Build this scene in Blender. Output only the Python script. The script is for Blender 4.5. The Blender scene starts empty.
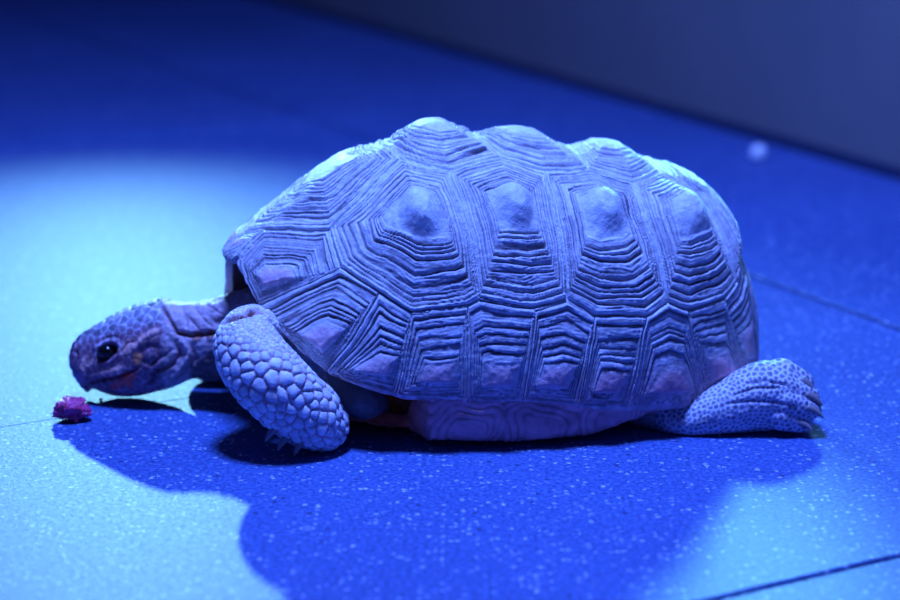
import bpy, bmesh, math, random
import numpy as np
from mathutils import Vector, Matrix
from mathutils.bvhtree import BVHTree
from mathutils.kdtree import KDTree

random.seed(4); rng = np.random.default_rng(4)
scene = bpy.context.scene
COL = scene.collection
R = math.radians

# ------------------------------------------------------------------ camera
PITCH = R(15); DIST = 1.445; FPX = 2125.0
TGT = np.array([-.027, 0, .081])
CAM = TGT + DIST*np.array([0, -math.cos(PITCH), math.sin(PITCH)])
FW = np.array([0, math.cos(PITCH), -math.sin(PITCH)])
UP = np.array([0, math.sin(PITCH), math.cos(PITCH)])
RT = np.array([1., 0, 0])

def ray(px, py):
    return FW + RT*(px-450)/FPX - UP*(py-300)/FPX
def at_y(px, py, Y):                        # photo point -> world point in the plane y = Y
    d = ray(px, py); return CAM + d*(Y-CAM[1])/d[1]
def at_floor(px, py, z=0.):
    d = ray(px, py); return CAM + d*(z-CAM[2])/d[2]
def proj(P):
    d = P-CAM; z = d@FW
    return np.stack([450+FPX*(d@RT)/z, 300-FPX*(d@UP)/z], -1)

cd = bpy.data.cameras.new('camera'); cam = bpy.data.objects.new('camera', cd); COL.objects.link(cam)
cam.location = CAM; cam.rotation_euler = (math.pi/2-PITCH, 0, 0)
cd.sensor_width = 36; cd.lens = 36*FPX/900
cd.dof.use_dof = True; cd.dof.focus_distance = 1.37; cd.dof.aperture_fstop = 4.0
cd.clip_start = .05; cd.clip_end = 50
scene.camera = cam

# ------------------------------------------------------------------ helpers
def mesh_obj(name, V, F, mat, parent=None, smooth=True, col=None):
    me = bpy.data.meshes.new(name)
    V = np.asarray(V, np.float32); 
    if isinstance(F, np.ndarray):
        n, k = F.shape
        me.vertices.add(len(V)); me.vertices.foreach_set('co', V.ravel())
        me.loops.add(n*k); me.loops.foreach_set('vertex_index', F.astype(np.int32).ravel())
        me.polygons.add(n); me.polygons.foreach_set('loop_start', np.arange(0, n*k, k, dtype=np.int32))
        me.update(calc_edges=True)
    else:
        me.from_pydata([tuple(v) for v in V], [], F)
    me.validate()
    if smooth: me.polygons.foreach_set('use_smooth', np.ones(len(me.polygons), bool))
    if col is not None:
        a = me.color_attributes.new('tint', 'FLOAT_COLOR', 'POINT')
        c = np.ones((len(me.vertices), 4), np.float32); c[:, :3] = col
        a.data.foreach_set('color', c.ravel())
    me.materials.append(mat)
    o = bpy.data.objects.new(name, me); COL.objects.link(o)
    if parent: o.parent = parent
    return o
def tag(o, label=None, cat=None, group=None, kind=None):
    if label: o['label'] = label
    if cat: o['category'] = cat
    if group: o['group'] = group
    if kind: o['kind'] = kind
    return o
def sstep(x, a, b):
    t = np.clip((x-a)/(b-a), 0, 1); return t*t*(3-2*t)
def _h(i, j, k, s):
    n = (i*374761393 + j*668265263 + k*2147483647 + s*144665) & 0xffffffff
    n = ((n ^ (n >> 13))*1274126177) & 0xffffffff
    return ((n ^ (n >> 16)) & 0xffff)/65535.0
def vnoise(P, s, seed=0):                    # value noise, -1..1
    Q = P*s; I = np.floor(Q).astype(np.int64); f = Q-I; f = f*f*(3-2*f)
    r = 0
    for a in (0, 1):
        for b in (0, 1):
            for c in (0, 1):
                w = (f[..., 0] if a else 1-f[..., 0])*(f[..., 1] if b else 1-f[..., 1])*(f[..., 2] if c else 1-f[..., 2])
                r = r + w*_h(I[..., 0]+a, I[..., 1]+b, I[..., 2]+c, seed)
    return r*2-1

# ------------------------------------------------------------------ materials
def new_mat(name):
    m = bpy.data.materials.new(name); m.use_nodes = True
    nt = m.node_tree; b = nt.nodes['Principled BSDF']; return m, nt, b
def node(nt, t, **kw):
    n = nt.nodes.new(t)
    for k, v in kw.items():
        if k in n.inputs: n.inputs[k].default_value = v
        else: setattr(n, k, v)
    return n
def tint_mat(name, rough, noise_scale, bump_scale, bump_dist, amount=.25, spec=.4, sss=0.):
    m, nt, b = new_mat(name); L = nt.links.new
    a = node(nt, 'ShaderNodeVertexColor', layer_name='tint')
    tc = node(nt, 'ShaderNodeTexCoord')
    n1 = node(nt, 'ShaderNodeTexNoise', Scale=noise_scale, Detail=6., Roughness=.65); L(tc.outputs['Object'], n1.inputs['Vector'])
    mr = node(nt, 'ShaderNodeMapRange'); mr.inputs['From Min'].default_value = .3; mr.inputs['From Max'].default_value = .7
    mr.inputs['To Min'].default_value = 1-amount; mr.inputs['To Max'].default_value = 1+amount
    L(n1.outputs['Fac'], mr.inputs['Value'])
    mx = node(nt, 'ShaderNodeMix', data_type='RGBA', blend_type='MULTIPLY'); mx.inputs['Factor'].default_value = 1
    L(a.outputs['Color'], mx.inputs['A']); L(mr.outputs['Result'], mx.inputs['B']); L(mx.outputs['Result'], b.inputs['Base Color'])
    n2 = node(nt, 'ShaderNodeTexNoise', Scale=bump_scale, Detail=5., Roughness=.6); L(tc.outputs['Object'], n2.inputs['Vector'])
    bp = node(nt, 'ShaderNodeBump', Strength=.8, Distance=bump_dist); L(n2.outputs['Fac'], bp.inputs['Height']); L(bp.outputs['Normal'], b.inputs['Normal'])
    b.inputs['Roughness'].default_value = rough; b.inputs['Specular IOR Level'].default_value = spec
    return m
def plain_mat(name, col, rough=.5, spec=.5, coat=0.):
    m, nt, b = new_mat(name)
    b.inputs['Base Color'].default_value = (*col, 1); b.inputs['Roughness'].default_value = rough
    b.inputs['Specular IOR Level'].default_value = spec; b.inputs['Coat Weight'].default_value = coat
    return m
M_shell = tint_mat('shell_horn', .5, 160, 900, .0006, .22, .4)
M_plas = tint_mat('plastron_horn', .55, 90, 700, .0005, .25, .35)
M_skin = tint_mat('tortoise_skin', .44, 260, 1100, .0005, .25, .35)
M_claw = plain_mat('claw_horn', (.30, .25, .26), .4)
M_eye = plain_mat('eye_wet', (.008, .006, .006), .10, .35, .2)

def floor_mat():
    m, nt, b = new_mat('speckled_stone_tile'); L = nt.links.new
    tc = node(nt, 'ShaderNodeTexCoord')
    mp = node(nt, 'ShaderNodeMapping'); L(tc.outputs['Object'], mp.inputs['Vector'])
    def noise(sc, det, rou=.6):
        n = node(nt, 'ShaderNodeTexNoise', Scale=sc, Detail=det, Roughness=rou); L(mp.outputs['Vector'], n.inputs['Vector']); return n.outputs['Fac']
    def ramp(src, pts):
        r = node(nt, 'ShaderNodeValToRGB'); L(src, r.inputs['Fac'])
        e = r.color_ramp.elements
        while len(e) > 1: e.remove(e[-1])
        e[0].position, e[0].color = pts[0][0], (*pts[0][1], 1)
        for p, c in pts[1:]:
            x = e.new(p); x.color = (*c, 1)
        return r.outputs['Color']
    def mix(bt, fac, A, B):
        x = node(nt, 'ShaderNodeMix', data_type='RGBA', blend_type=bt)
        if isinstance(fac, float): x.inputs['Factor'].default_value = fac
        else: L(fac, x.inputs['Factor'])
        for k, s in (('A', A), ('B', B)):
            if isinstance(s, tuple): x.inputs[k].default_value = (*s, 1)
            else: L(s, x.inputs[k])
        return x.outputs['Result']
    base = ramp(noise(3.5, 3), [(.3, (.044, .105, .31)), (.7, (.060, .135, .38))])
    g = ramp(noise(330, 4, .75), [(.35, (.38, .40, .50)), (.5, (.90, .90, .92)), (.64, (1.8, 1.7, 1.5))])
    c1 = mix('MULTIPLY', 1.0, base, g)
    # pale mineral flecks
    v = node(nt, 'ShaderNodeTexVoronoi', Scale=250.); nz = node(nt, 'ShaderNodeTexNoise', Scale=380., Detail=2.); L(mp.outputs['Vector'], nz.inputs['Vector'])
    vm = node(nt, 'ShaderNodeVectorMath', operation='MULTIPLY_ADD'); L(nz.outputs['Color'], vm.inputs[0]); vm.inputs[1].default_value = (.005, .005, .005); L(mp.outputs['Vector'], vm.inputs[2])
    L(vm.outputs[0], v.inputs['Vector'])
    sp = node(nt, 'ShaderNodeSeparateColor'); L(v.outputs['Color'], sp.inputs['Color'])
    th = node(nt, 'ShaderNodeMath', operation='GREATER_THAN'); L(sp.outputs['Red'], th.inputs[0]); th.inputs[1].default_value = .70
    dd = node(nt, 'ShaderNodeMath', operation='LESS_THAN'); L(v.outputs['Distance'], dd.inputs[0]); dd.inputs[1].default_value = .36
    ml = node(nt, 'ShaderNodeMath', operation='MULTIPLY'); L(th.outputs[0], ml.inputs[0]); L(dd.outputs[0], ml.inputs[1])
    hf = node(nt, 'ShaderNodeMath', operation='MULTIPLY'); L(ml.outputs[0], hf.inputs[0]); L(sp.outputs['Green'], hf.inputs[1])
    c2 = mix('MIX', hf.outputs[0], c1, (.48, .60, .85))
    v2 = node(nt, 'ShaderNodeTexVoronoi', Scale=150.); L(mp.outputs['Vector'], v2.inputs['Vector'])
    s2 = node(nt, 'ShaderNodeSeparateColor'); L(v2.outputs['Color'], s2.inputs['Color'])
    t2 = node(nt, 'ShaderNodeMath', operation='GREATER_THAN'); L(s2.outputs['Green'], t2.inputs[0]); t2.inputs[1].default_value = .95
    d2 = node(nt, 'ShaderNodeMath', operation='LESS_THAN'); L(v2.outputs['Distance'], d2.inputs[0]); d2.inputs[1].default_value = .25
    m2 = node(nt, 'ShaderNodeMath', operation='MULTIPLY'); L(t2.outputs[0], m2.inputs[0]); L(d2.outputs[0], m2.inputs[1])
    c3 = mix('MIX', m2.outputs[0], c2, (.02, .04, .12))
    L(c3, b.inputs['Base Color'])
    rr = node(nt, 'ShaderNodeMapRange'); L(noise(300, 2), rr.inputs['Value'])
    rr.inputs['To Min'].default_value = .42; rr.inputs['To Max'].default_value = .68
    L(rr.outputs['Result'], b.inputs['Roughness'])
    bp = node(nt, 'ShaderNodeBump', Strength=.6, Distance=.0006); L(noise(500, 3, .7), bp.inputs['Height']); L(bp.outputs['Normal'], b.inputs['Normal'])
    b.inputs['Specular IOR Level'].default_value = .5
    return m
M_floor = floor_mat()
M_grout = plain_mat('dark_grout', (.02, .035, .09), .8)
def wall_mat():
    m, nt, b = new_mat('grey_plaster'); L = nt.links.new
    tc = node(nt, 'ShaderNodeTexCoord')
    n = node(nt, 'ShaderNodeTexNoise', Scale=6., Detail=5.); L(tc.outputs['Object'], n.inputs['Vector'])
    r = node(nt, 'ShaderNodeValToRGB'); L(n.outputs['Fac'], r.inputs['Fac'])
    r.color_ramp.elements[0].color = (.17, .16, .155, 1); r.color_ramp.elements[1].color = (.23, .215, .205, 1)
    L(r.outputs['Color'], b.inputs['Base Color']); b.inputs['Roughness'].default_value = .8
    return m
M_wall = wall_mat()

# ------------------------------------------------------------------ floor and wall
DA = np.array([math.cos(R(-61)), math.sin(R(-61))])     # along the wall
DB = np.array([-DA[1], DA[0]])                           # across it
def ab(a, b, z): p = DB*a + DA*b; return (p[0], p[1], z)
def slabs():
    V, F = [], []
    A_ = [-3.2+.391-.06+.0, -1.509, -.559, .391, .845]
    A_ = [.391-.95*k for k in (4, 3, 2, 1, 0)] + [.842]
    gap = .0020
    B0 = -.135                                          # seam offsets along DA measured below
    bs = [-4.4, -3.45, -2.5, -1.55, SEAM_B-.474-.948, SEAM_B-.474, SEAM_B, SEAM_B+.948, SEAM_B+1.9, SEAM_B+2.85]
    hair = 5                                            # the joint under the tortoise is only a hairline
    for i in range(len(A_)-1):
        for j in range(len(bs)-1):
            a0, a1, b0, b1 = A_[i]+.0038, A_[i+1]-.0038, bs[j]+(.00025 if j == hair else gap), bs[j+1]-(.00025 if j+1 == hair else gap)
            c = .0013; ca0 = .0003 if j == hair else c; ca1 = .0003 if j+1 == hair else c; k = len(V)
            for (e, z) in ((0, -.02), (0, -c), (1, 0)):
                V += [ab(a0+e*c, b0+e*ca0, z), ab(a1-e*c, b0+e*ca0, z), ab(a1-e*c, b1-e*ca1, z), ab(a0+e*c, b1-e*ca1, z)]
            for q in (0, 4):
                for s in range(4):
                    F.append((k+q+s, k+q+(s+1) % 4, k+q+4+(s+1) % 4, k+q+4+s))
            F.append((k+8, k+9, k+10, k+11))
    return V, F
p = at_floor(850, 567)[:2]; SEAM_B = float(p@DA)
V, F = slabs()
fl = mesh_obj('floor', V, F, M_floor, smooth=False); tag(fl, kind='structure')
# grout bed under the slabs, part of the floor build-up
V = [ab(-3.6, -4.5, -.006), ab(1.2, -4.5, -.006), ab(1.2, 4, -.006), ab(-3.6, 4, -.006),
     ab(-3.6, -4.5, -.03), ab(1.2, -4.5, -.03), ab(1.2, 4, -.03), ab(-3.6, 4, -.03)]
gr = mesh_obj('floor_grout', V, [(0, 1, 2, 3), (7, 6, 5, 4), (0, 4, 5, 1), (1, 5, 6, 2), (2, 6, 7, 3), (3, 7, 4, 0)], M_grout, smooth=False)
tag(gr, kind='structure')
q0, q1 = at_floor(262, 0)[:2], at_floor(900, 181)[:2]
wd = (q1-q0)/np.linalg.norm(q1-q0); wn = np.array([-wd[1], wd[0]])
if wn[1] < 0: wn = -wn
def wall_box(name, d0, d1, z0, z1, mat):
    a, b = q0-wd*2.5, q1+wd*1.6
    V = []
    for z in (z0, z1):
        for (e, d) in ((a, d0), (b, d0), (b, d1), (a, d1)):
            p = e+wn*d; V.append((p[0], p[1], z))
    return mesh_obj(name, V, [(0, 1, 2, 3), (7, 6, 5, 4), (0, 4, 5, 1), (1, 5, 6, 2), (2, 6, 7, 3), (3, 7, 4, 0)], mat, smooth=False)
tag(wall_box('wall_back', .004, .16, .013, 1.5, M_wall), kind='structure')
tag(wall_box('baseboard_back', .0, .15, -.006, .013, M_grout), kind='structure')

# ------------------------------------------------------------------ tortoise root
YAW = R(10); ORG = np.array([0, .035, 0])
cy, sy = math.cos(YAW), math.sin(YAW)
def to_world(L): 
    L = np.asarray(L, float); return np.stack([ORG[0]+cy*L[..., 0]-sy*L[..., 1], ORG[1]+sy*L[..., 0]+cy*L[..., 1], L[..., 2]], -1)
def to_local(W):
    W = np.asarray(W, float); d = W-ORG
    return np.stack([cy*d[..., 0]+sy*d[..., 1], -sy*d[..., 0]+cy*d[..., 1], W[..., 2]], -1)
root = bpy.data.objects.new('tortoise', None); COL.objects.link(root)
root.location = ORG; root.rotation_euler = (0, 0, YAW)
tag(root, 'large domed tortoise with ringed pyramided shell bending towards the red morsel on the tiles', 'tortoise')

# ------------------------------------------------------------------ carapace
AF, AR, BW, MF, MR, HT = .1830, .1880, .115, 2.06, 2.6, .189
NS, NF, NR = 2.15, 1.548, 2.382
KX = np.linspace(-.19, .19, 14)
KZ = np.array([-0.0288, -0.0162, -0.0041, 0.0068, 0.0086, 0.0059, 0.0003, -0.0052, -0.0093, -0.0086, -0.0034, 0.0037, 0.0024, -0.0084])
ZA = np.radians([0, 9, 14, 18, 22, 27, 36, 45, 54, 63, 72, 81, 90, 99, 108, 117, 126, 135, 144, 153, 162, 171, 180])
ZR = np.array([.1120, .1140, .103, .0890, .0780, .0680, .0512, .0442, .0381, .0376, .0368, .0356, .0335, .0309, .0281, .0252, .0227, .0208, .0218, .0228, .0255, .027, .028])
def carapace_base(al, t):
    """al: 0 head .. pi tail (near side), t: 0 rim .. 1 crown"""
    ca, sa = np.cos(al), np.sin(al)
    ax = np.where(ca > 0, AF, AR); m = np.where(ca > 0, MF, MR)
    r = (np.abs(ca/ax)**m+np.abs(sa/BW)**m)**(-1/m)
    x, y = -r*ca, -r*sa
    z = np.interp(al, ZA, ZR)
    n = NS+(np.where(ca > 0, NF, NR)-NS)*ca**2
    th = t*math.pi/2
    rho = np.clip(np.cos(th), 0, 1)**(2/n); h = np.clip(np.sin(th), 0, 1)**(2/n)
    X, Y, Z = x*rho, y*rho, z+(HT-z)*h
    Z = Z+np.interp(X, KX, KZ)*h
    return np.stack([X, Y, Z], -1)

CEN = np.array([0, 0, .06])
def disc(L):
    d = L-CEN; d = d/np.linalg.norm(d, axis=-1, keepdims=True)
    th = np.arccos(np.clip(-d[..., 1], -1, 1)); ph = np.arctan2(d[..., 2], d[..., 0])
    return np.stack([th*np.cos(ph), th*np.sin(ph)], -1)
# coarse base for locating the scute corners seen in the photograph
_al, _t = np.meshgrid(np.linspace(0, math.pi, 160), np.linspace(0, 1, 70), indexing='ij')
_P = carapace_base(_al, _t); _idx = np.arange(160*70).reshape(160, 70)
_q = np.stack([_idx[:-1, :-1], _idx[1:, :-1], _idx[1:, 1:], _idx[:-1, 1:]], -1).reshape(-1, 4)
_bvh = BVHTree.FromPolygons([Vector(v) for v in to_world(_P).reshape(-1, 3)], [tuple(int(i) for i in f) for f in _q])
ridge = carapace_base(np.concatenate([np.zeros(200), np.full(200, math.pi)]), np.concatenate([np.linspace(0, 1, 200), np.linspace(1, 0, 200)]))
ridge_px = proj(to_world(ridge))
rim = carapace_base(np.linspace(0, math.pi, 400), np.zeros(400)); rim_px = proj(to_world(rim))
def S(px, py):                                   # near-side shell surface point -> disc coordinates
    d = ray(px, py); h = _bvh.ray_cast(Vector(CAM), Vector(d).normalized())
    if h[0] is not None: return disc(to_local(np.array(h[0])))
    k = np.argmin(((rim_px-[px, py])**2).sum(1)); k2 = np.argmin(((ridge_px-[px, py])**2).sum(1))
    return disc(rim[k]) if ((rim_px[k]-[px, py])**2).sum() < ((ridge_px[k2]-[px, py])**2).sum() else disc(ridge[k2])
def K(px):                                       # point of the keel line at photo column px
    return disc(ridge[np.argmin(abs(ridge_px[:, 0]-px))])
def out(p, f=1.12): return np.array(p)*f
def rimp(deg, drop=.02):
    p = carapace_base(np.array(R(deg)), np.array(0.)).copy(); p[2] -= drop; return disc(p)
def refl(p):
    th = np.hypot(*p); return np.array(p)*(math.pi-th)/th

K01, K12, K23, K34, K45 = K(243), K(382), K(468), K(569), K(646)
K5e = disc(carapace_base(np.array(math.pi), np.array(.33)))
seam = dict(a=(330, 231), b=(402, 160), c=(449, 172), d=(500, 157), e=(545, 173), f=(588, 169), g=(632, 184), h=(660, 174), i=(690, 190),
            m1=(266, 231), m3=(340, 268), m4=(380, 293), m5=(413, 312), m6=(469, 306), c12=(479, 300), m7=(535, 307), c23=(567, 300),
            m8=(595, 317), m9=(646, 317), c34=(667, 302), m10=(687, 309), m11=(723, 298), w=(735, 284))
q = {k: S(*v) for k, v in seam.items()}
mx_ = {k: S(*v) for k, v in dict(c12a=(461, 205), c12b=(472, 245), c23a=(556, 215), c23b=(563, 255), c34a=(645, 220), c34b=(659, 262), c4a=(716, 232)).items()}
r2, r3, r4, r5, r6, r7, r8, r9, r10, r11 = [out(S(*v), 1.06) for v in ((257, 266), (274, 311), (339, 374), (405, 393), (470, 397), (524, 399), (576, 403), (620, 406), (697, 400), (737, 384))]
r12 = rimp(166); r13 = rimp(180)
q12 = disc(carapace_base(np.array(R(168)), np.array(.30)))
def vert(mid0, near, mid1):
    P = [mid0]+near+[mid1]; return P+[refl(p) for p in near[::-1]]
SC = []   # (polygon, areola, kind, rings, bump)
SC.append((vert(K01, [q['m1'], q['a'], q['b']], K12), K(331), 'V', 11, .0045))
SC.append((vert(K12, [q['b'], q['c'], q['d']], K23), K(433), 'V', 8, .010))
SC.append((vert(K23, [q['d'], q['e'], q['f']], K34), K(520), 'V', 8, .0095))
SC.append((vert(K34, [q['f'], q['g'], q['h']], K45), K(608), 'V', 8, .0085))
SC.append((vert(K45, [q['h'], q['i'], mx_['c4a'], q['w'], q12], K5e), K(712), 'V', 8, .008))
SC.append(([q['a'], q['b'], q['c'], mx_['c12a'], mx_['c12b'], q['c12'], q['m6'], q['m5'], q['m4'], q['m3']], S(424, 213), 'C', 10, .010))
SC.append(([q['c'], q['d'], q['e'], mx_['c23a'], mx_['c23b'], q['c23'], q['m7'], q['c12'], mx_['c12b'], mx_['c12a']], S(514, 207), 'C', 9, .009))
SC.append(([q['e'], q['f'], q['g'], mx_['c34a'], mx_['c34b'], q['c34'], q['m9'], q['m8'], q['c23'], mx_['c23b'], mx_['c23a']], S(603, 210), 'C', 9, .009))
SC.append(([q['g'], q['h'], q['i'], mx_['c4a'], q['w'], q['m11'], q['m10'], q['c34'], mx_['c34b'], mx_['c34a']], S(686, 212), 'C', 9, .008))
front_mid = rimp(0)
def marg(P, c, n=6, b=.005, k='M'): SC.append((P, c, k, n, b))
marg([K01, q['m1'], r2, front_mid], S(238, 243), 5, .002)
marg([q['m1'], q['a'], q['m3'], r3, r2], S(271, 282), 8, .005, 'F')
marg([q['m3'], q['m4'], r4, r3], S(322, 343), 8, .005, 'F')
marg([q['m4'], q['m5'], r5, r4], S(382, 370), 6, .005)
marg([q['m5'], q['m6'], r6, r5], S(441, 378), 6, .004)
marg([q['m6'], q['c12'], q['m7'], r7, r6], S(502, 380), 6, .004)
marg([q['m7'], q['c23'], q['m8'], r8, r7], S(552, 382), 6, .004)
marg([q['m8'], q['m9'], r9, r8], S(606, 388), 6, .004)
marg([q['m9'], q['c34'], q['m10'], r10, r9], S(670, 388), 6, .004)
marg([q['m10'], q['m11'], r11, r10], S(720, 370), 6, .004)
marg([q['m11'], q['w'], q12, r12, r11], S(746, 345), 6, .003)
marg([q12, K5e, r13, r12], disc(carapace_base(np.array(R(175)), np.array(.1))), 6, .003)

def gauge(P, poly, c):
    """star-shaped gauge: 0 at the areola, 1 on the scute edge; also the ray length to the edge"""
    d = P-c; best = np.full(len(P), 1e-9)
    poly = [np.array(p) for p in poly]
    for i in range(len(poly)):
        A, B = poly[i]-c, poly[(i+1) % len(poly)]-c
        e = B-A; den = d[:, 0]*e[1]-d[:, 1]*e[0]
        den = np.where(abs(den) < 1e-12, 1e-12, den)
        s = (A[0]*e[1]-A[1]*e[0])/den            # hit at s*d
        u = (A[0]*d[:, 1]-A[1]*d[:, 0])/den      # position along the edge
        ok = (s > 0) & (u >= -1e-6) & (u <= 1+1e-6)
        best = np.where(ok & (1/np.maximum(s, 1e-9) > best), 1/np.maximum(s, 1e-9), best)
    return best, np.hypot(d[:, 0], d[:, 1])/np.maximum(best, 1e-6)

def build_carapace():
    NA, NT = 960, 360
    al, t = np.meshgrid(np.linspace(0, math.pi, NA), np.linspace(0, 1, NT)**.9, indexing='ij')
    P = carapace_base(al, t)
    dA = np.gradient(P, axis=0); dT = np.gradient(P, axis=1)
    N = np.cross(dA, dT); N[:, -6:] = [0, 0, 1]
    N /= np.maximum(np.linalg.norm(N, axis=-1, keepdims=True), 1e-12)
    N *= np.sign(((P-CEN)*N).sum(-1).mean())
    k5 = np.ones(9)/9                                   # even the normals along the rim
    for c in range(3):
        Np = np.pad(N[:, :, c], ((4, 4), (0, 0)), 'edge'); N[:, :, c] = sum(Np[i:i+NA]*k5[i] for i in range(9))
    N[0, :, 1] = 0; N[-1, :, 1] = 0
    N /= np.linalg.norm(N, axis=-1, keepdims=True)
    D = disc(P).reshape(-1, 2); Pf = P.reshape(-1, 3)
    # slight irregularity of the seams and growth lines
    w = np.stack([vnoise(Pf, 55, 1), vnoise(Pf, 55, 2)], -1)*.010+np.stack([vnoise(Pf, 190, 3), vnoise(Pf, 190, 4)], -1)*.0028
    edge_mid = np.clip(abs(Pf[:, 1])/.008, 0, 1)[:, None]
    Dw = D+w*edge_mid
    rs = np.full((len(SC), len(D)), 9.); ls = np.zeros((len(SC), len(D)))
    for k, (poly, c, kind, n, b) in enumerate(SC):
        rs[k], ls[k] = gauge(Dw, poly, c)
    own = rs.argmin(0)
    xr = np.zeros(len(D)); ar = np.zeros(len(D))
    for k, (poly, c, kind, n, b) in enumerate(SC):
        m_ = own == k
        if not m_.any(): continue
        p_ = Dw[m_]-c; s_ = np.array({'V': (.42, .30), 'C': (.46, .30), 'M': (.55, .24), 'F': (.34, .26)}[kind])
        lo_, hi_ = np.zeros(len(p_)), np.ones(len(p_))*1.02
        for _ in range(13):
            md_ = (lo_+hi_)/2; g_ = gauge(p_/(md_[:, None]+(1-md_)[:, None]*s_)+c, poly, c)[0]
            o_ = g_ > 1; lo_ = np.where(o_, md_, lo_); hi_ = np.where(o_, hi_, md_)
        xr[m_] = (lo_+hi_)/2; ar[m_] = gauge(p_/s_+c, poly, c)[0]
    ii = np.arange(len(D)); r = rs[own, ii]; L = ls[own, ii]
    r = np.clip(r, 0, 1.02)
    nr = np.array([s[3] for s in SC])[own]; bump = np.array([s[4] for s in SC])[own]
    kind = np.array([min('VCMF'.index(s[2]), 2) for s in SC])[own]
    r0 = np.where(kind == 2, .30, np.where(kind == 0, .33, .32))                              # areola
    # knob at the areola and a general pyramid towards it
    f = np.where(kind == 0, .92*np.clip(1-r*r, 0, 1)**1.5+.08*(1-sstep(ar, .45, 1.6)), .5*(1-sstep(r, 0, 1.0))+.5*(1-sstep(ar, .35, 1.45)))
    cc_ = np.array([s_[1] for s_ in SC])[own]; el_ = np.hypot((Dw[:, 0]-cc_[:, 0])/.115, (Dw[:, 1]-cc_[:, 1])/.14)
    f = np.where(kind == 1, .5*(1-sstep(r, 0, 1.0))+.5*(1-sstep(el_, .25, 1.25)), f)
    disp = bump*f*np.where(kind == 2, 1, np.where(kind == 1, 1.5, 1.15))
    # broad growth steps
    x = np.clip(xr, 0, 1)
    warp = .10*vnoise(np.stack([xr*2.3, own*3.7, 0*x], -1), 1, 16)
    x = x+.045*np.sin(x*2*math.pi)*(kind == 1)
    xs = np.clip(x+warp*np.clip(4*x*(1-x), 0, 1), 0, 1)
    along = np.arctan2(Dw[:, 1]-np.array([s_[1][1] for s_ in SC])[own], Dw[:, 0]-np.array([s_[1][0] for s_ in SC])[own])*(r*L)
    st_a = vnoise(np.stack([xs*nr*5.5, along*9, own*5.1], -1), 1, 50)          # striae running along the growth lines
    st_b = vnoise(np.stack([xs*nr*12., along*16, own*3.3], -1), 1, 51)
    wear = vnoise(np.stack([xs*nr*.9, along*5, own*9.1], -1), 1, 52)
    ph = xs*nr+.30*wear+.12*st_a+.45*vnoise(np.stack([xs*nr*.8, own*7.3, 0*xs], -1), 1, 5)
    fr = ph-np.floor(ph)
    rid = np.minimum(sstep(fr, 0, .13), 1-sstep(fr, .55, 1.0)*.9)                                # rounded ring, groove between
    amp_n = .75+.75*vnoise(np.stack([np.floor(ph)*3.1, own*5.7, 0*ph+.5], -1), .71, 6)
    Lm = np.clip(L/.42, .12, 1.25)
    inside = sstep(ar, .93, 1.03)
    A = .0019*Lm*amp_n*inside*(1+.75*wear)
    disp += A*(rid-.6)+inside*Lm*(.00030*st_a+.00018*st_b)
    # fine growth lines
    ph2 = xs*nr*3.3+1.1*vnoise(Pf, 90, 7)
    fr2 = ph2-np.floor(ph2)
    fine = np.abs(fr2*2-1)**1.6
    disp -= .00055*np.clip(Lm*1.3, .4, 1)*fine*inside*(.6+.6*vnoise(Pf, 140, 8))
    # seam between scutes: a shallow furrow with a pale raised line beside it
    disp -= .0008*sstep(r, .972, 1.0)-.0009*sstep(r, .86, .95)*(1-sstep(r, .96, 1.0))
    disp += .0006*vnoise(Pf, 32, 9)+.00022*vnoise(Pf, 420, 10)+.00012*vnoise(Pf, 1000, 11)
    disp += np.where(ar < 1, .00012*vnoise(Pf, 260, 12), 0)
    Q = Pf+N.reshape(-1, 3)*disp[:, None]
    Q = Q.reshape(NA, NT, 3); Q[0, :, 1] = 0; Q[-1, :, 1] = 0
    Q[:, -1] = Q[:, -1].mean(0)*[1, 0, 1]
    # pigment: pale horn, darker tone in the growth lines, pinkish new horn on the margins
    base = np.tile(np.array([.66, .66, .70]), (len(D), 1))
    base *= (1+.10*vnoise(Pf, 45, 13)+.08*vnoise(Pf, 200, 14))[:, None]
    groove_dark = (1-rid)*inside*(.62+.4*vnoise(Pf, 60, 15))+.35*fine*inside*(.5+.5*vnoise(Pf, 150, 17))
    base *= 1-np.clip(groove_dark*1.25, 0, 1)[:, None]*np.array([.80, .86, .82])
    base *= (1+inside*(.42*st_a+.34*st_b))[:, None]
    pale = sstep(r, .90, .97)*(kind < 2)+.7*sstep(r, .92, .98)*(kind == 2)
    base = base*(1-.6*pale[:, None])+np.array([.84, .87, .90])*.6*pale[:, None]*(1+.25*st_b)[:, None]
    are = (1-sstep(ar, .6, 1.15))
    base = base*(1-(are*(kind < 2)*.45)[:, None])+np.array([.78, .82, .84])*(are*(kind < 2)*.45)[:, None]
    pk = are*(kind == 2)*.45
    base = base*(1-pk[:, None])+np.array([.88, .34, .40])*pk[:, None]
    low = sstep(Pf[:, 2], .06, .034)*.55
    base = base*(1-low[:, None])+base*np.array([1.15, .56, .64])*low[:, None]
    base = np.clip(base, .02, .95)
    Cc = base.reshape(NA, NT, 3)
    # rolled rim and the inner face
    rimP = Q[:, 0]; hz = -np.stack([rimP[:, 0]/.18**2, rimP[:, 1]/.115**2, 0*rimP[:, 0]], -1)
    hz /= np.maximum(np.linalg.norm(hz, axis=1, keepdims=True), 1e-9)
    rows, cols = [], []
    for (i_, dz) in ((.0003, -.0010), (.0015, -.0024), (.0042, -.0026), (.0065, -.0008)):
        rows.append(rimP+hz*i_+np.array([0, 0, dz])); cols.append(Cc[:, 0]*[1, .86, .86])
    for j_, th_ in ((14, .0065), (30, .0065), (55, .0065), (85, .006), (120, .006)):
        rows.append(P[:, j_]-N[:, j_]*th_); cols.append(np.tile(np.array([.26, .14, .15]), (NA, 1)))  # inner face coloured dark, standing for the shade under the rim
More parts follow.
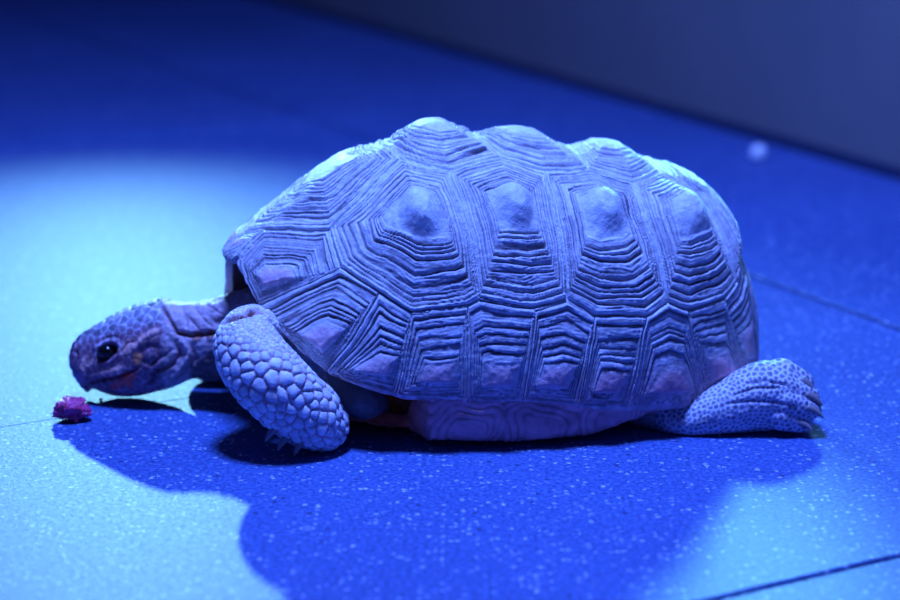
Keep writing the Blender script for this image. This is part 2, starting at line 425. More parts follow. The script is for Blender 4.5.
    rows, cols = rows[::-1], cols[::-1]
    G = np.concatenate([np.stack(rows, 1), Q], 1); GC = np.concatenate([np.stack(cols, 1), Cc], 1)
    G[0, :, 1] = 0; G[-1, :, 1] = 0
    n2 = G.shape[1]
    far = G[1:-1][::-1]*[1, -1, 1]
    # the front margin on the far side droops lower than the near one
    a_ = np.degrees(np.linspace(0, math.pi, NA))[1:-1][::-1]
    t_ = np.concatenate([np.zeros(n2-NT), np.linspace(0, 1, NT)**.9])
    dr = .036*(sstep(a_, 5, 17)*(1-sstep(a_, 26, 48)))[:, None]*np.clip(1-t_/.30, 0, 1)[None]**1.3
    far[:, :, 2] -= dr; far[:, :, 0] -= dr*.30
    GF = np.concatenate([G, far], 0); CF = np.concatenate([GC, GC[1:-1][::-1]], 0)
    na = len(GF); idx = np.arange(na*n2).reshape(na, n2)
    nx = np.roll(idx, -1, 0)
    Fq = np.stack([idx[:, :-1], nx[:, :-1], nx[:, 1:], idx[:, 1:]], -1).reshape(-1, 4)
    return GF.reshape(-1, 3), Fq, CF.reshape(-1, 3)
V, F, C_ = build_carapace()
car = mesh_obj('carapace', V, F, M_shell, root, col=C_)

# ------------------------------------------------------------------ plastron with its bridge
def rim_y(x):
    ax = np.where(x < 0, AF, AR); m = np.where(x < 0, MF, MR)
    return BW*np.clip(1-np.abs(x/ax)**m, 0, 1)**(1/m)
def build_plastron():
    NX, NU = 560, 260
    x = .008-.135*np.cos(np.linspace(0, math.pi, NX))
    br = sstep(x, -.070, -.058)*(1-sstep(x, .100, .118))          # where the bridge joins the shell
    lobe = .078*np.clip(1-np.abs((x-.008)/.1352)**4, 0, 1)**.25
    w = lobe*(1-br)+(rim_y(x)-.0004)*br
    prof = [(.90, .056), (.96, .048), (.995, .038), (1.0, .030), (1.0, .022), (.99, .0145), (.965, .008), (.92, .004), (.85, .0022), (.6, .002), (.3, .002), (0., .002)]
    pr = np.array(prof); s = np.linspace(0, len(pr)-1, NU//2); rr = np.interp(s, range(len(pr)), pr[:, 0]); zz = np.interp(s, range(len(pr)), pr[:, 1])
    k = np.ones(7)/7
    rr[3:-3] = np.convolve(rr, k, 'valid'); zz[3:-3] = np.convolve(zz, k, 'valid')
    U = np.concatenate([-rr, rr[::-1]]); Zp = np.concatenate([zz, zz[::-1]])
    X = np.tile(x[:, None], (1, len(U))); Y = w[:, None]*U[None]
    zs = (.22+.78*br)[:, None]
    lift = (sstep(x, .035, .115)*.014+sstep(x, -.055, -.125)*.010)[:, None]
    Z = .002+(Zp[None]-.002)*zs+lift*(1-sstep(Zp, .02, .04))[None]
    P = np.stack([X, Y, Z], -1)
    dA = np.gradient(P, axis=0); dZ = np.gradient(P, axis=1); N = np.cross(dA, dZ)
    N /= np.maximum(np.linalg.norm(N, axis=-1, keepdims=True), 1e-12)
    Pf = P.reshape(-1, 3)
    seams = np.array([-.13, -.062, -.012, .040, .088, .14])
    k_ = np.clip(np.searchsorted(seams, Pf[:, 0])-1, 0, 4); c = (seams[k_]+seams[k_+1])/2; hw = (seams[k_+1]-seams[k_])/2
    u = np.abs(Pf[:, 0]-c)/hw+.05*vnoise(Pf, 60, 20); v = np.abs(Pf[:, 2]-.010)/.026
    rr_ = (u**3+v**3)**(1/3)+.10*vnoise(Pf, 45, 28)
    ph = rr_*6+.8*vnoise(Pf, 70, 21); fr = ph-np.floor(ph); g = np.minimum(sstep(fr, 0, .3), 1-sstep(fr, .7, 1))
    disp = .0005*(g-.5)*sstep(rr_, .3, .6)*(1+vnoise(Pf, 80, 26))-.0013*np.exp(-((u-1)/.05)**2)+(.0022*vnoise(Pf, 34, 22)+.0008*vnoise(Pf, 110, 27))*(1-sstep(Pf[:, 2], .020, .032))+.0003*vnoise(Pf, 300, 23)
    sgn = np.sign((N.reshape(-1, 3)*(Pf-np.array([.008, 0, .03]))).sum(1).mean())
    Q = Pf+N.reshape(-1, 3)*(disp*sgn)[:, None]
    Q[:, 2] = np.maximum(Q[:, 2], .0012)
    base = np.tile(np.array([.82, .37, .42]), (len(Q), 1))*(1+.18*vnoise(Pf, 60, 24)+.15*vnoise(Pf, 240, 25)-.35*(1-g)*sstep(rr_, .3, .6))[:, None]
    thr = (1-sstep(Pf[:, 0], -.075, -.058))[:, None]
    base = base*(1-thr)+np.array([.95, .17, .10])*thr
    nu = len(U); idx = np.arange(NX*nu).reshape(NX, nu)
    Fq = np.stack([idx[:-1, :-1], idx[1:, :-1], idx[1:, 1:], idx[:-1, 1:]], -1).reshape(-1, 4)
    return Q, Fq, np.clip(base, .02, .9)
V, F, C_ = build_plastron()
mesh_obj('plastron', V, F, M_plas, root, col=C_)

# ------------------------------------------------------------------ skin: one continuous body
class Tubes:
    def __init__(s): s.V, s.F = [], []
    def loft(s, rings):                       # rings: list of (k,3) arrays
        k0 = len(s.V); n = len(rings[0])
        for r in rings: s.V += [tuple(v) for v in r]
        for i in range(len(rings)-1):
            for j in range(n):
                a, b = k0+i*n+j, k0+i*n+(j+1) % n
                s.F.append((a, b, b+n, a+n))
        s.F.append(tuple(k0+j for j in range(n))[::-1]); s.F.append(tuple(k0+(len(rings)-1)*n+j for j in range(n)))
    def tube(s, pts, n=28, sub=6):            # pts: (xyz, radius across image, radius in depth)
        P = np.array([p[0] for p in pts], float); ra = np.array([p[1] for p in pts]); rb = np.array([p[2] if len(p) > 2 else p[1] for p in pts])
        t = np.arange(len(P)); tt = np.linspace(0, len(P)-1, (len(P)-1)*sub+1)
        def cr(A):                            # Catmull-Rom
            out_ = []
            for x in tt:
                i = min(int(x), len(A)-2); f = x-i
                p0, p1, p2, p3 = A[max(i-1, 0)], A[i], A[i+1], A[min(i+2, len(A)-1)]
                out_.append(.5*((2*p1)+(-p0+p2)*f+(2*p0-5*p1+4*p2-p3)*f*f+(-p0+3*p1-3*p2+p3)*f**3))
            return np.array(out_)
        P, ra, rb = cr(P), cr(ra), cr(rb)
        T = np.gradient(P, axis=0); T /= np.linalg.norm(T, axis=1, keepdims=True)
        rings = []
        a = np.linspace(0, 2*math.pi, n, endpoint=False)
        caps = [(-.85, .5), (-.55, .83)], [(.55, .83), (.85, .5), (.98, .15)]
        def ring(c, T, r1, r2):
            d = np.array([0, 1., 0]); d = d-T*(d@T); d /= np.linalg.norm(d); e = np.cross(T, d)
            return c+np.outer(np.cos(a)*r1, e)+np.outer(np.sin(a)*r2, d)
        for o_, sc in [(-.98, .15)]+caps[0]: rings.append(ring(P[0]+T[0]*ra[0]*o_, T[0], ra[0]*sc, rb[0]*sc))
        for i in range(len(P)): rings.append(ring(P[i], T[i], ra[i], rb[i]))
        for o_, sc in caps[1]: rings.append(ring(P[-1]+T[-1]*ra[-1]*o_, T[-1], ra[-1]*sc, rb[-1]*sc))
        s.loft(rings)
B = Tubes()
PXM = .00068
# head and neck: column, top row, bottom row, half width, depth
HN = [(70.3, 355, 362, .004, .036), (72.3, 347, 369, .0080, .036), (76, 341, 377.5, .0105, .036), (81, 335.5, 385, .0125, .036), (86.5, 332, 390.5, .0140, .036), (90.5, 329.5, 388, .0155, .036), (93.5, 327.5, 386.5, .0165, .036), (102, 323, 390, .019, .035),
      (113, 316.5, 393, .0220, .035), (125, 310.5, 394, .0243, .034), (138, 305, 393, .026, .033), (150, 301.5, 390.5, .0265, .032), (160, 299, 388, .0262, .031), (170, 301, 386, .0245, .030),
      (180, 303, 382, .0225, .028), (195, 303, 376, .0215, .026), (212, 300, 376, .022, .024), (232, 293, 374, .025, .02), (255, 287, 350, .027, .014), (285, 287, 352, .033, .006), (325, 280, 365, .042, .0)]
def head_loft():
    A = np.array(HN, float); xs = []
    for i in range(len(A)-1):
        for f in np.linspace(0, 1, 5)[:-1]: xs.append(i+f)
    xs.append(len(A)-1); 
    def cr(a, x):
        i = min(int(x), len(a)-2); f = x-i; p0, p1, p2, p3 = a[max(i-1, 0)], a[i], a[i+1], a[min(i+2, len(a)-1)]
        return .5*((2*p1)+(-p0+p2)*f+(2*p0-5*p1+4*p2-p3)*f*f+(-p0+3*p1-3*p2+p3)*f**3)
    rings = []
    n = 40; a = np.linspace(0, 2*math.pi, n, endpoint=False)
    for x in xs:
        c, t, b, w, Y = cr(A, x)
        T_, B_ = at_y(c, t, Y), at_y(c, b, Y); m = (T_+B_)/2; hh = (T_[2]-B_[2])/2
        ex = 2.3
        ca, sa = np.cos(a), np.sin(a)
        cc = np.sign(ca)*np.abs(ca)**(2/ex); ss = np.sign(sa)*np.abs(sa)**(2/ex)
        wid = w*(1-.16*ss-.10*(ss < -.4)*0)
        rings.append(np.stack([m[0]+0*a, m[1]+cc*wid, m[2]+ss*hh], -1))
    return rings
B.loft(head_loft())
def W_(px, py, Y): return at_y(px, py, Y)
def mir(p):                                   # mirror across the animal's midline
    l = to_local(p); l = l*[1, -1, 1]; return to_world(l)
near_fore = [(W_(300, 335, .0), .018), (W_(268, 328, -.035), .0165, .018), (W_(247, 339, -.062), .0205, .02), (W_(254, 361, -.078), .0235, .021), (W_(274, 384, -.086), .0240, .022),
             (W_(295, 404, -.083), .0228, .0225), (W_(312, 416, -.078), .0215, .023), (W_(322, 423, -.074), .0175, .021)]
B.tube(near_fore)
# far foreleg, planted further forward beneath the shell
ff = [to_world(p) for p in ((-.08, .03, .065), (-.115, .05, .060), (-.150, .066, .050), (-.176, .073, .036), (-.188, .073, .0205))]
B.tube([(p, r) for p, r in zip(ff, (.020, .022, .024, .024, .021))])
near_hind = [(W_(620, 395, -.0), .022, .022), (W_(655, 408, -.018), .0165, .022), (W_(683, 416, -.030), .0145, .021), (W_(710, 411.5, -.034), .0165, .020), (W_(738, 404, -.034), .0205, .020),
             (W_(765, 396.5, -.033), .0245, .021), (W_(780, 398, -.031), .0225, .021), (W_(788, 404, -.030), .0185, .020)]
B.tube(near_hind)
fh = [to_world(p) for p in ((.09, .02, .05), (.115, .055, .04), (.135, .075, .025), (.125, .085, .016))]
B.tube([(p, r) for p, r in zip(fh, (.022, .022, .020, .016))])
B.tube([(to_world((.12, 0, .05)), .014), (to_world((.155, -.0, .042)), .010), (to_world((.172, .008, .028)), .006), (to_world((.176, .016, .018)), .0035)])     # tail
# trunk inside the shell
tr = [(to_world((x, 0, z)), ra, rb) for x, z, ra, rb in ((-.10, .068, .035, .06), (-.06, .068, .045, .085), (.0, .07, .05, .09), (.06, .066, .045, .085), (.11, .058, .03, .06))]
B.tube(tr, n=40)
# skin pocket behind the near foreleg
B.tube([(W_(330, 372, .0), .03, .03), (W_(352, 392, -.030), .019, .022), (W_(368, 404, -.040), .012, .02)])
# toes of the hind foot
TOES = [((782, 374, -.030), (803, 382, -.030), .0100), ((784, 388, -.040), (809, 396, -.040), .0095), ((784, 401, -.045), (811, 409, -.045), .0095), ((780, 416, -.046), (803, 423, -.046), .0090)]
for a_, b_, r_ in TOES: B.tube([(W_(*a_), r_*1.1), (W_(*b_), r_*.75)], n=16)

tmp = bpy.data.meshes.new('tmp'); tmp.from_pydata(B.V, [], B.F); to_ = bpy.data.objects.new('tmp', tmp); COL.objects.link(to_)
bm = bmesh.new(); bm.from_mesh(tmp); bmesh.ops.recalc_face_normals(bm, faces=bm.faces); bm.to_mesh(tmp); bm.free()
md = to_.modifiers.new('r', 'REMESH'); md.mode = 'VOXEL'; md.voxel_size = .00095
sm = to_.modifiers.new('s', 'SMOOTH'); sm.factor = .6; sm.iterations = 14
ev = to_.evaluated_get(bpy.context.evaluated_depsgraph_get()).to_mesh()
nv = len(ev.vertices); BV = np.empty(nv*3, np.float32); ev.vertices.foreach_get('co', BV); BV = BV.reshape(-1, 3).astype(float)
BN = np.empty(nv*3, np.float32); ev.vertices.foreach_get('normal', BN); BN = BN.reshape(-1, 3).astype(float)
nf = len(ev.polygons); lt = np.empty(nf, np.int32); ev.polygons.foreach_get('loop_total', lt)
li = np.empty(len(ev.loops), np.int32); ev.loops.foreach_get('vertex_index', li)
assert (lt == 4).all()
BF = li.reshape(-1, 4)
to_.evaluated_get(bpy.context.evaluated_depsgraph_get()).to_mesh_clear()
bpy.data.objects.remove(to_); bpy.data.meshes.remove(tmp)

def fast_bvh(V, F):
    return BVHTree.FromPolygons([tuple(v) for v in V], [tuple(f) for f in F.tolist()])
bvh = fast_bvh(BV, BF)
def hit(px, py):
    d = Vector(ray(px, py)).normalized(); h = bvh.ray_cast(Vector(CAM), d)
    return np.array(h[0]) if h[0] is not None else None
def poly3(pts, step=2.0):
    out_ = []
    for (a, b) in zip(pts[:-1], pts[1:]):
        n = max(1, int(math.hypot(a[0]-b[0], a[1]-b[1])/step))
        for i in range(n): 
            h = hit(a[0]+(b[0]-a[0])*i/n, a[1]+(b[1]-a[1])*i/n)
            if h is not None: out_.append(h)
    h = hit(*pts[-1])
    if h is not None: out_.append(h)
    return np.array(out_)
def seg_dist(P, Q):
    """distance from points P to the polyline Q, and fraction along it"""
    best = np.full(len(P), 9.); fr = np.zeros(len(P)); n = len(Q)-1
    lo, hi = Q.min(0)-.012, Q.max(0)+.012
    m = ((P > lo) & (P < hi)).all(1); X = P[m]; bb = best[m]; ff_ = fr[m]
    for i in range(n):
        a, b = Q[i], Q[i+1]; e = b-a; l2 = (e@e)+1e-12
        if l2 > .008**2: continue
        t = np.clip(((X-a)@e)/l2, 0, 1); d = np.linalg.norm(X-(a+t[:, None]*e), axis=1)
        u = d < bb; bb = np.where(u, d, bb); ff_ = np.where(u, (i+t)/n, ff_)
    best[m] = bb; fr[m] = ff_
    return best, fr
def mirror_head(Q):                            # head's own mirror plane
    Y = np.interp(Q[:, 0], [at_y(71, 350, .036)[0], at_y(150, 350, .032)[0], at_y(232, 350, .02)[0]], [.036, .032, .02])
    return Q*[1, -1, 1]+np.stack([0*Y, 2*Y, 0*Y], 1)

px = proj(BV)
# ---- regions
isx = BV[:, 0]
head = sstep(px[:, 0], 172, 160)*(BV[:, 2] > .0)*(isx < -.15)
near_f = np.zeros(nv)
def tube_field(pts, extra=1.25):
    f = np.full(nv, 9.)
    for (a, b) in zip(pts[:-1], pts[1:]):
        A, Bq = np.array(a[0]), np.array(b[0]); e = Bq-A; t = np.clip(((BV-A)@e)/(e@e), 0, 1)
        d = np.linalg.norm(BV-(A+t[:, None]*e), axis=1)/((a[1]*(1-t)+b[1]*t))
        f = np.minimum(f, d)
    return f
f_fore = tube_field(near_fore[2:]) ; f_hind = tube_field(near_hind[1:])
w_fore = sstep(f_fore, 1.35, 1.15); w_hind = sstep(f_hind, 1.9, 1.5)*(BV[:, 0] > .11)
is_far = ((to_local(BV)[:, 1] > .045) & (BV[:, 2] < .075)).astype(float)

# ---- scales: plates on the legs and head
size = np.full(nv, .0022)
size = np.where(head > .5, np.where((px[:, 1] < 345-(px[:, 0]-70)*.22), .0058, .0050), size)
big = w_fore*sstep(px[:, 1]+(px[:, 0]-215)*-.42, 322, 345)
size = np.where(w_fore > .5, .0030+.0048*big, size)
size = np.where((w_fore > .5) & (px[:, 1] > 405), .0062, size)
size = np.where(w_hind > .5, .0031+.0016*sstep(px[:, 1], 385, 360), size)
size = np.where(is_far > .5, .006, size)
loc = to_local(BV)
relevant = (head > .3) | (w_fore > .1) | (w_hind > .1) | (is_far > .5)
size = size*np.where(w_fore > .5, 1+.38*vnoise(BV, 110, 55), 1+.12*vnoise(BV, 150, 56))
order = np.nonzero(relevant)[0]; order = order[rng.permutation(len(order))]
cell = .009; grid = {}; seeds = []
for i in order.tolist():
    p = BV[i]; s = size[i]; g = (int(p[0]//cell), int(p[1]//cell), int(p[2]//cell)); ok = True
    for a in (-1, 0, 1):
        for b in (-1, 0, 1):
            for c in (-1, 0, 1):
                for (x, y, z, s2) in grid.get((g[0]+a, g[1]+b, g[2]+c), ()):
                    m_ = (s+s2)*.46
                    if (x-p[0])**2+(y-p[1])**2+(z-p[2])**2 < m_*m_: ok = False; break
                if not ok: break
            if not ok: break
        if not ok: break
    if ok: grid.setdefault(g, []).append((p[0], p[1], p[2], s)); seeds.append(i)
kd = KDTree(len(seeds))
for k, i in enumerate(seeds): kd.insert(BV[i], k)
kd.balance()
F1 = np.full(nv, 1.); F2 = np.full(nv, 2.); cid = np.zeros(nv, int)
for i in np.nonzero(relevant)[0].tolist():
    r_ = kd.find_n(BV[i], 2); F1[i] = r_[0][2]; F2[i] = r_[1][2]; cid[i] = r_[0][1]
e_ = np.where(relevant, (F2-F1)/size, 0)
crand = rng.random(len(seeds)+1)[cid]; ck = crand
plate = sstep(e_, .02, .30); dome = np.clip(1-(F1/(size*.62))**2, 0, 1)
disp = np.zeros(nv)
disp += w_fore*(.00075+.0008*big)*(plate*.75+dome*.45-.5)*(.8+.4*crand)
disp += w_hind*.00045*(plate+dome*.4-.6)
disp += is_far*.0008*(plate*.8+dome*.4-.5)*(1-w_fore)
disp += head*.00045*(plate-.5)
# overlapping lower edge of the foreleg plates
down = np.array([.30, -.1, -.95]); seedP = BV[np.array(seeds)][cid]
ov = ((BV-seedP)@down)/size
disp += w_fore*big*.0007*np.clip(ov, -.5, .5)
# ---- neck wrinkles
neck = sstep(px[:, 0], 158, 170)*sstep(px[:, 0], 300, 262)*(1-w_fore)*(BV[:, 2] > .02)*(loc[:, 0] < -.08)
st = BV*np.array([1.0, .5, .5]); 
wr = vnoise(np.stack([BV[:, 0]*.55+BV[:, 2]*.5, BV[:, 1]*.4, BV[:, 2]*.9-BV[:, 0]*.3], -1), 420, 31)
disp += neck*(.00075*wr+.0003*vnoise(BV, 700, 32))
disp += (1-head)*(.0003*vnoise(BV, 260, 33))

# ---- drawn relief: folds, mouth, brow, eyelids
tintmul = np.ones((nv, 3))
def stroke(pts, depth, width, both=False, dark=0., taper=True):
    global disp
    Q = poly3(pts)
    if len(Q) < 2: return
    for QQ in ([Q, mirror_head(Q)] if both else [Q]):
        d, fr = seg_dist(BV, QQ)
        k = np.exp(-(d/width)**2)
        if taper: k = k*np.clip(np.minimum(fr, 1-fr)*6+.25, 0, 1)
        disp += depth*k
        if dark: tintmul[:] *= 1-(dark*1.15*k)[:, None]*np.array([.62, 1., 1.])  # creases tinted red-brown and darker, with shade of the folds painted in
# skull rear edge and collar folds
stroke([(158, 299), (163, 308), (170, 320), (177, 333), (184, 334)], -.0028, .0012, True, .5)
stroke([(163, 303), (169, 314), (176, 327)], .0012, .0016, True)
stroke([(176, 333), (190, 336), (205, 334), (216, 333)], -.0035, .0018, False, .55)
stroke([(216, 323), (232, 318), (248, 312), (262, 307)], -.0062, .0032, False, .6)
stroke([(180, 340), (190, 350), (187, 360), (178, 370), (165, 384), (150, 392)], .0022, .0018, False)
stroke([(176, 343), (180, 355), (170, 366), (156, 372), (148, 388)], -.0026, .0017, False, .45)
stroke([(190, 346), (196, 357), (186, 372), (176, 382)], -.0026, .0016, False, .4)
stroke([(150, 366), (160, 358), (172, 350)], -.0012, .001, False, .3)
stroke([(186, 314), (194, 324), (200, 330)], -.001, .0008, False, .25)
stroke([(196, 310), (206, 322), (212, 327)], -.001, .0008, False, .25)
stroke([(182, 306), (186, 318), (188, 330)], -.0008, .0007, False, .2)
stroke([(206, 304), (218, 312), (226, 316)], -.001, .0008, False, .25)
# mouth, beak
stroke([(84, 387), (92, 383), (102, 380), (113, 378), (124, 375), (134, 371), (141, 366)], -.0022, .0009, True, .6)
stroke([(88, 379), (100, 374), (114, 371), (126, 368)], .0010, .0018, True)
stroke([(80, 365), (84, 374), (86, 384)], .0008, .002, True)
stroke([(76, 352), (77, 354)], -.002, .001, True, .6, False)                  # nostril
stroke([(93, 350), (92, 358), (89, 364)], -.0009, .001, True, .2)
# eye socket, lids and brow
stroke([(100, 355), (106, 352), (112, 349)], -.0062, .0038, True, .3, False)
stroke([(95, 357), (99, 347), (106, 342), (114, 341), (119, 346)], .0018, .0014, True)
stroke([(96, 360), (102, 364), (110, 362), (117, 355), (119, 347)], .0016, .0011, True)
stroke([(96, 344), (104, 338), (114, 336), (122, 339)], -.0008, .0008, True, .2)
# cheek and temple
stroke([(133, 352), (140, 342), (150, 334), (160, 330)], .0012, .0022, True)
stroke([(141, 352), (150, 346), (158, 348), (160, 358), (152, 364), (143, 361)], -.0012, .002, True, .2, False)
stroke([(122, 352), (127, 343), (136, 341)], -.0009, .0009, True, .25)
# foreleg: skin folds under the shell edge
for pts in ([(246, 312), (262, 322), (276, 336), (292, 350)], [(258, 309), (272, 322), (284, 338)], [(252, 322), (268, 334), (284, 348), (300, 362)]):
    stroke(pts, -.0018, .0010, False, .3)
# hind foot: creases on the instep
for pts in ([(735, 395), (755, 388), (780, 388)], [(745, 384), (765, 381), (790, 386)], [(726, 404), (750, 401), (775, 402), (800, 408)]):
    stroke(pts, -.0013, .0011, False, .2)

NV = BV+BN*disp[:, None]
NV[:, 2] = np.maximum(NV[:, 2], .0008)
# ---- pigment and painted-in shade
skin = np.tile(np.array([.52, .46, .50]), (nv, 1))
sk_head = np.array([.25, .115, .165]); skin = skin*(1-head[:, None])+sk_head*head[:, None]
topw = head*sstep(px[:, 1]+(px[:, 0]-70)*.25, 352, 332)
skin = skin*(1-topw[:, None]*.8)+np.array([.34, .36, .46])*topw[:, None]*.8
hnet = ((topw+.25*head*(1-topw))*(1-sstep(e_, .10, .36))*.9)[:, None]; skin = skin*(1-hnet)+np.array([.74, .74, .82])*hnet
skin = np.where((topw > .5)[:, None], skin*(.45+.75*crand[:, None]), skin)
neckc = np.array([.58, .43, .46]); skin = skin*(1-neck[:, None])+neckc*neck[:, None]
# foreleg plates pale, lilac margins
fc = np.where((plate > .5)[:, None], np.array([.86, .88, .92]), np.array([.66, .38, .42]))*(.82+.3*crand)[:, None]
skin = skin*(1-w_fore[:, None])+fc*w_fore[:, None]
# hind leg: pale net around dark scales
net = sstep(e_, .18, .5)[:, None]
hc = np.array([.80, .80, .88])*(1-net)+np.array([.20, .22, .34])*(.7+.7*crand)[:, None]*net
skin = skin*(1-w_hind[:, None])+hc*w_hind[:, None]
skin = skin*(1-(is_far*(1-w_fore)*.4)[:, None])  # far-side skin darkened, shade on the far legs put into the colour
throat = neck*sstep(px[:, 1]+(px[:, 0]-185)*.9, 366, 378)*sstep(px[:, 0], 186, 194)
skin = skin*(1-throat[:, None])+np.array([.16, .10, .10])*throat[:, None]  # dark throat colour stands for the shadow in the neck fold
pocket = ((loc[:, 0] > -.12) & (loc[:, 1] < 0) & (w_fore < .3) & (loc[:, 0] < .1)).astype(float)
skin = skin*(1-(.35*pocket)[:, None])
def blob(c, r, colr, k=.8):
    global skin
    h = hit(*c)
    if h is None: return
    for hh in (h, mirror_head(h[None])[0]):
        d = np.linalg.norm((BV-hh), axis=1)*(1+.35*vnoise(BV, 330, 40))
        w = (sstep(d, r*1.1, r*.8)*min(1., k*1.2))[:, None]; skin = skin*(1-w)+np.array(colr)*w
for c_, r_ in (((236, 318), .004), ((246, 314), .0045), ((255, 310), .0045), ((198, 336), .004), ((210, 334), .004)): blob(c_, r_, (.40, .18, .14), .8)
PINK = (1.0, .52, .44); RED = (.92, .13, .10); ORG_ = (.95, .32, .14)
for c, r, cl, k in (((87, 361), .0042, PINK, .8), ((84, 366), .003, PINK, .5), ((127, 347), .0055, PINK, .8), ((134, 344), .0042, PINK, .7), ((143, 338), .004, PINK, .8), ((152, 334), .004, PINK, .8), ((156, 331), .003, PINK, .7),
                 ((137, 358), .0042, ORG_, .9), ((110, 371), .0038, PINK, .7), ((118, 370), .0038, PINK, .7), ((104, 372), .003, PINK, .5),
                 ((126, 380), .0048, RED, .9), ((118, 384), .0038, RED, .7), ((132, 377), .003, RED, .7), ((112, 387), .003, RED, .5), ((80, 376), .004, (.34, .2, .36), .6)):
    blob(c, r, cl, k)
for c in ((95, 353), (97, 347), (102, 343), (108, 340.5), (114, 341), (119, 345)): blob(c, .0022, (.80, .70, .78), .5)
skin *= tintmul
skin *= (1+.12*vnoise(BV, 180, 41)+(.30*vnoise(BV, 340, 42)+.25*vnoise(BV, 800, 43))*np.clip(head+.6*neck, 0, 1))[:, None]
skin = np.clip(skin, .01, .95)
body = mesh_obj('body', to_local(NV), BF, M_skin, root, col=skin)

# ---- eyes
def ball(c, r, n=24, m=16, sc=(1, 1, 1)):
    V, F = [], []
    for i in range(m+1):
        th = math.pi*i/m
        for j in range(n):
            a = 2*math.pi*j/n; V.append((c[0]+r*sc[0]*math.sin(th)*math.cos(a), c[1]+r*sc[1]*math.sin(th)*math.sin(a), c[2]+r*sc[2]*math.cos(th)))
    for i in range(m):
        for j in range(n):
            F.append((i*n+j, (i+1)*n+j, (i+1)*n+(j+1) % n, i*n+(j+1) % n))
    return np.array(V), F
he = hit(106, 352.5)
ec = he+np.array([.0003, .0035, -.0004])
for c in (ec, mirror_head(ec[None])[0]):
    V, F = ball(c, .0063, sc=(1.1, 1, .88)); e = mesh_obj('eye', to_local(V), F, M_eye, root); e['label'] = 'dark wet eye'
# ---- claws
def claw(base, tip, r):
    base, tip = np.array(base), np.array(tip); V = []; n = 14; m = 9; F = []
    T = tip-base; Ln = np.linalg.norm(T); T /= Ln; d = np.array([0, 1., 0]); d -= T*(d@T); d /= np.linalg.norm(d); e = np.cross(T, d)
    if e[2] < 0: e = -e
    for i in range(m):
        t = i/(m-1); rr = r*(1-t)**.65+.0002; c = base+T*Ln*t-np.array([0, 0, 1])*.18*Ln*t*t+np.array([0, 0, .09*Ln*math.sin(t*math.pi)])
        for j in range(n): a = 2*math.pi*j/n; V.append(c+d*rr*math.cos(a)*1.1+e*rr*math.sin(a)*.75)
    for i in range(m-1):
        for j in range(n): F.append((i*n+j, i*n+(j+1) % n, (i+1)*n+(j+1) % n, (i+1)*n+j))
    F.append(tuple(range(n))[::-1]); F.append(tuple((m-1)*n+j for j in range(n)))
    V = np.array(V); V[:, 2] = np.maximum(V[:, 2], .0006)
    mesh_obj('claw', to_local(V), F, M_claw, root)
for (c_, d_, r_) in (((806, 383), (.0070, -.002, -.0045), .0046), ((812, 397), (.0072, -.002, -.0036), .0046), ((813, 410), (.0070, -.002, -.0030), .0044), ((804, 425), (.0062, -.002, -.0020), .0040)):
    h = hit(*c_)
    if h is not None: claw(h+np.array([-.003, .003, .001]), h+np.array(d_), r_)
for (c_, d_, r_) in (((277, 431), (-.0080, -.0010, -.0050), .0046), ((288, 439), (-.0070, -.0018, -.0055), .0050), ((301, 444), (-.0045, -.0030, -.0055), .0048)):
    h = hit(*c_)
    if h is not None: claw(h+np.array([.001, .003, .002]), h+np.array(d_), r_)

# ------------------------------------------------------------------ the morsel and the small things on the floor
def lump(name, c, sc, amp, mat, seed, col=None, sub=5, fine=1.):
    bm = bmesh.new(); bmesh.ops.create_icosphere(bm, subdivisions=sub, radius=1)
    V = np.array([v.co[:] for v in bm.verts]); F = [tuple(v.index for v in f.verts) for f in bm.faces]; bm.free()
    N = V/np.linalg.norm(V, axis=1, keepdims=True)
    d = 1+amp*(.5*vnoise(N+9, 1.6, seed)+.30*np.abs(vnoise(N+9, 4.2, seed+1))+.34*fine*np.abs(vnoise(N+9, 7, seed+2))+.26*fine*np.abs(vnoise(N+9, 14, seed+3)))
    P = np.sign(N)*np.abs(N)**.8*d[:, None]*np.array(sc); P[:, 2] -= P[:, 2].min()+.0; lo = P[:, 2] < sc[2]*.12; P[lo, 2] = 0
    P = P-np.array([0, 0, 0]); cc = None
    if col is not None:
        k = sstep(np.abs(vnoise(N+9, 9, seed+2)), .1, .8)[:, None]; cc = np.array(col[0])*(1-k)+np.array(col[1])*k
    o = mesh_obj(name, P, F, mat, col=cc if cc is not None else None); o.location = c
    return o
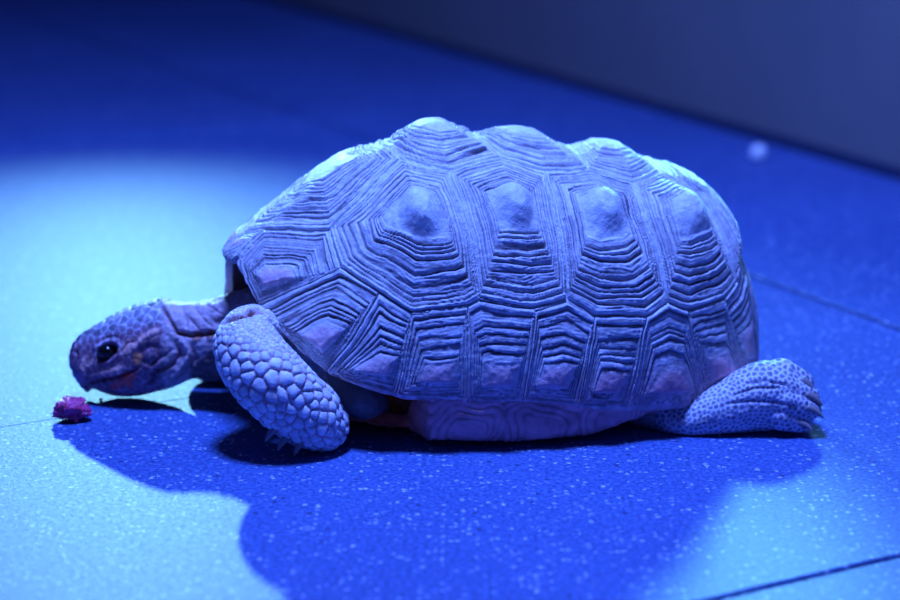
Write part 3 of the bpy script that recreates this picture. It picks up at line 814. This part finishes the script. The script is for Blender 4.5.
def flesh_mat():
    m = tint_mat('red_fruit_flesh', .22, 500, 900, .001, .4, .7); return m
fp = at_floor(73, 418)
mo = lump('fruit_morsel', (fp[0], fp[1]-.005, 0), (.0094, .0078, .0062), .70, flesh_mat(), 64, ((.62, .01, .12), (.95, .14, .50)))
tag(mo, 'small glistening red fruit morsel on the tiles below the beak', 'fruit')
fp = at_floor(101, 400)
cr_ = lump('seed_crumb', (fp[0], fp[1], 0), (.0013, .0016, .0007), .3, plain_mat('dark_seed', (.02, .015, .012), .6), 70, sub=3)
tag(cr_, 'tiny dark crumb on the tiles right of the red morsel', 'crumb')
fp = at_floor(758, 161)
pe = lump('white_pebble', (fp[0], fp[1], 0), (.0080, .0080, .0080), .2, plain_mat('white_stone', (.95, .95, .95), .4), 80, sub=3)
tag(pe, 'small pale pebble on the floor beside the back wall', 'pebble')

# ------------------------------------------------------------------ light
def light(name, kind, loc, target, energy, color, **kw):
    ld = bpy.data.lights.new(name, kind); ld.energy = energy; ld.color = color
    for k, v in kw.items(): setattr(ld, k, v)
    o = bpy.data.objects.new(name, ld); COL.objects.link(o); o.location = loc
    o.rotation_euler = (Vector(target)-Vector(loc)).to_track_quat('-Z', 'Y').to_euler(); return o
light('stage_spot_cyan', 'SPOT', (-.56, 2.0, .85), (-.06, -1.8, 0), 255, (.23, .60, .90), spot_size=R(54), spot_blend=1., shadow_soft_size=.03)
light('stage_spot_blue', 'SPOT', (.33, .78, .42), (.08, -.50, 0), 48, (.20, .72, .95), spot_size=R(18), spot_blend=1., shadow_soft_size=.05)
light('overhead_blue', 'AREA', (-.10, -.08, 1.5), (0, .03, .05), 62, (.115, .225, 1.0), shape='DISK', size=.3)
w = bpy.data.worlds.new('world'); scene.world = w; w.use_nodes = True
w.node_tree.nodes['Background'].inputs[0].default_value = (.06, .09, .6, 1); w.node_tree.nodes['Background'].inputs[1].default_value = .10

vs = scene.view_settings; vs.view_transform = 'Standard'; vs.look = 'None'; vs.gamma = 1; vs.use_curve_mapping = False; vs.exposure = 0
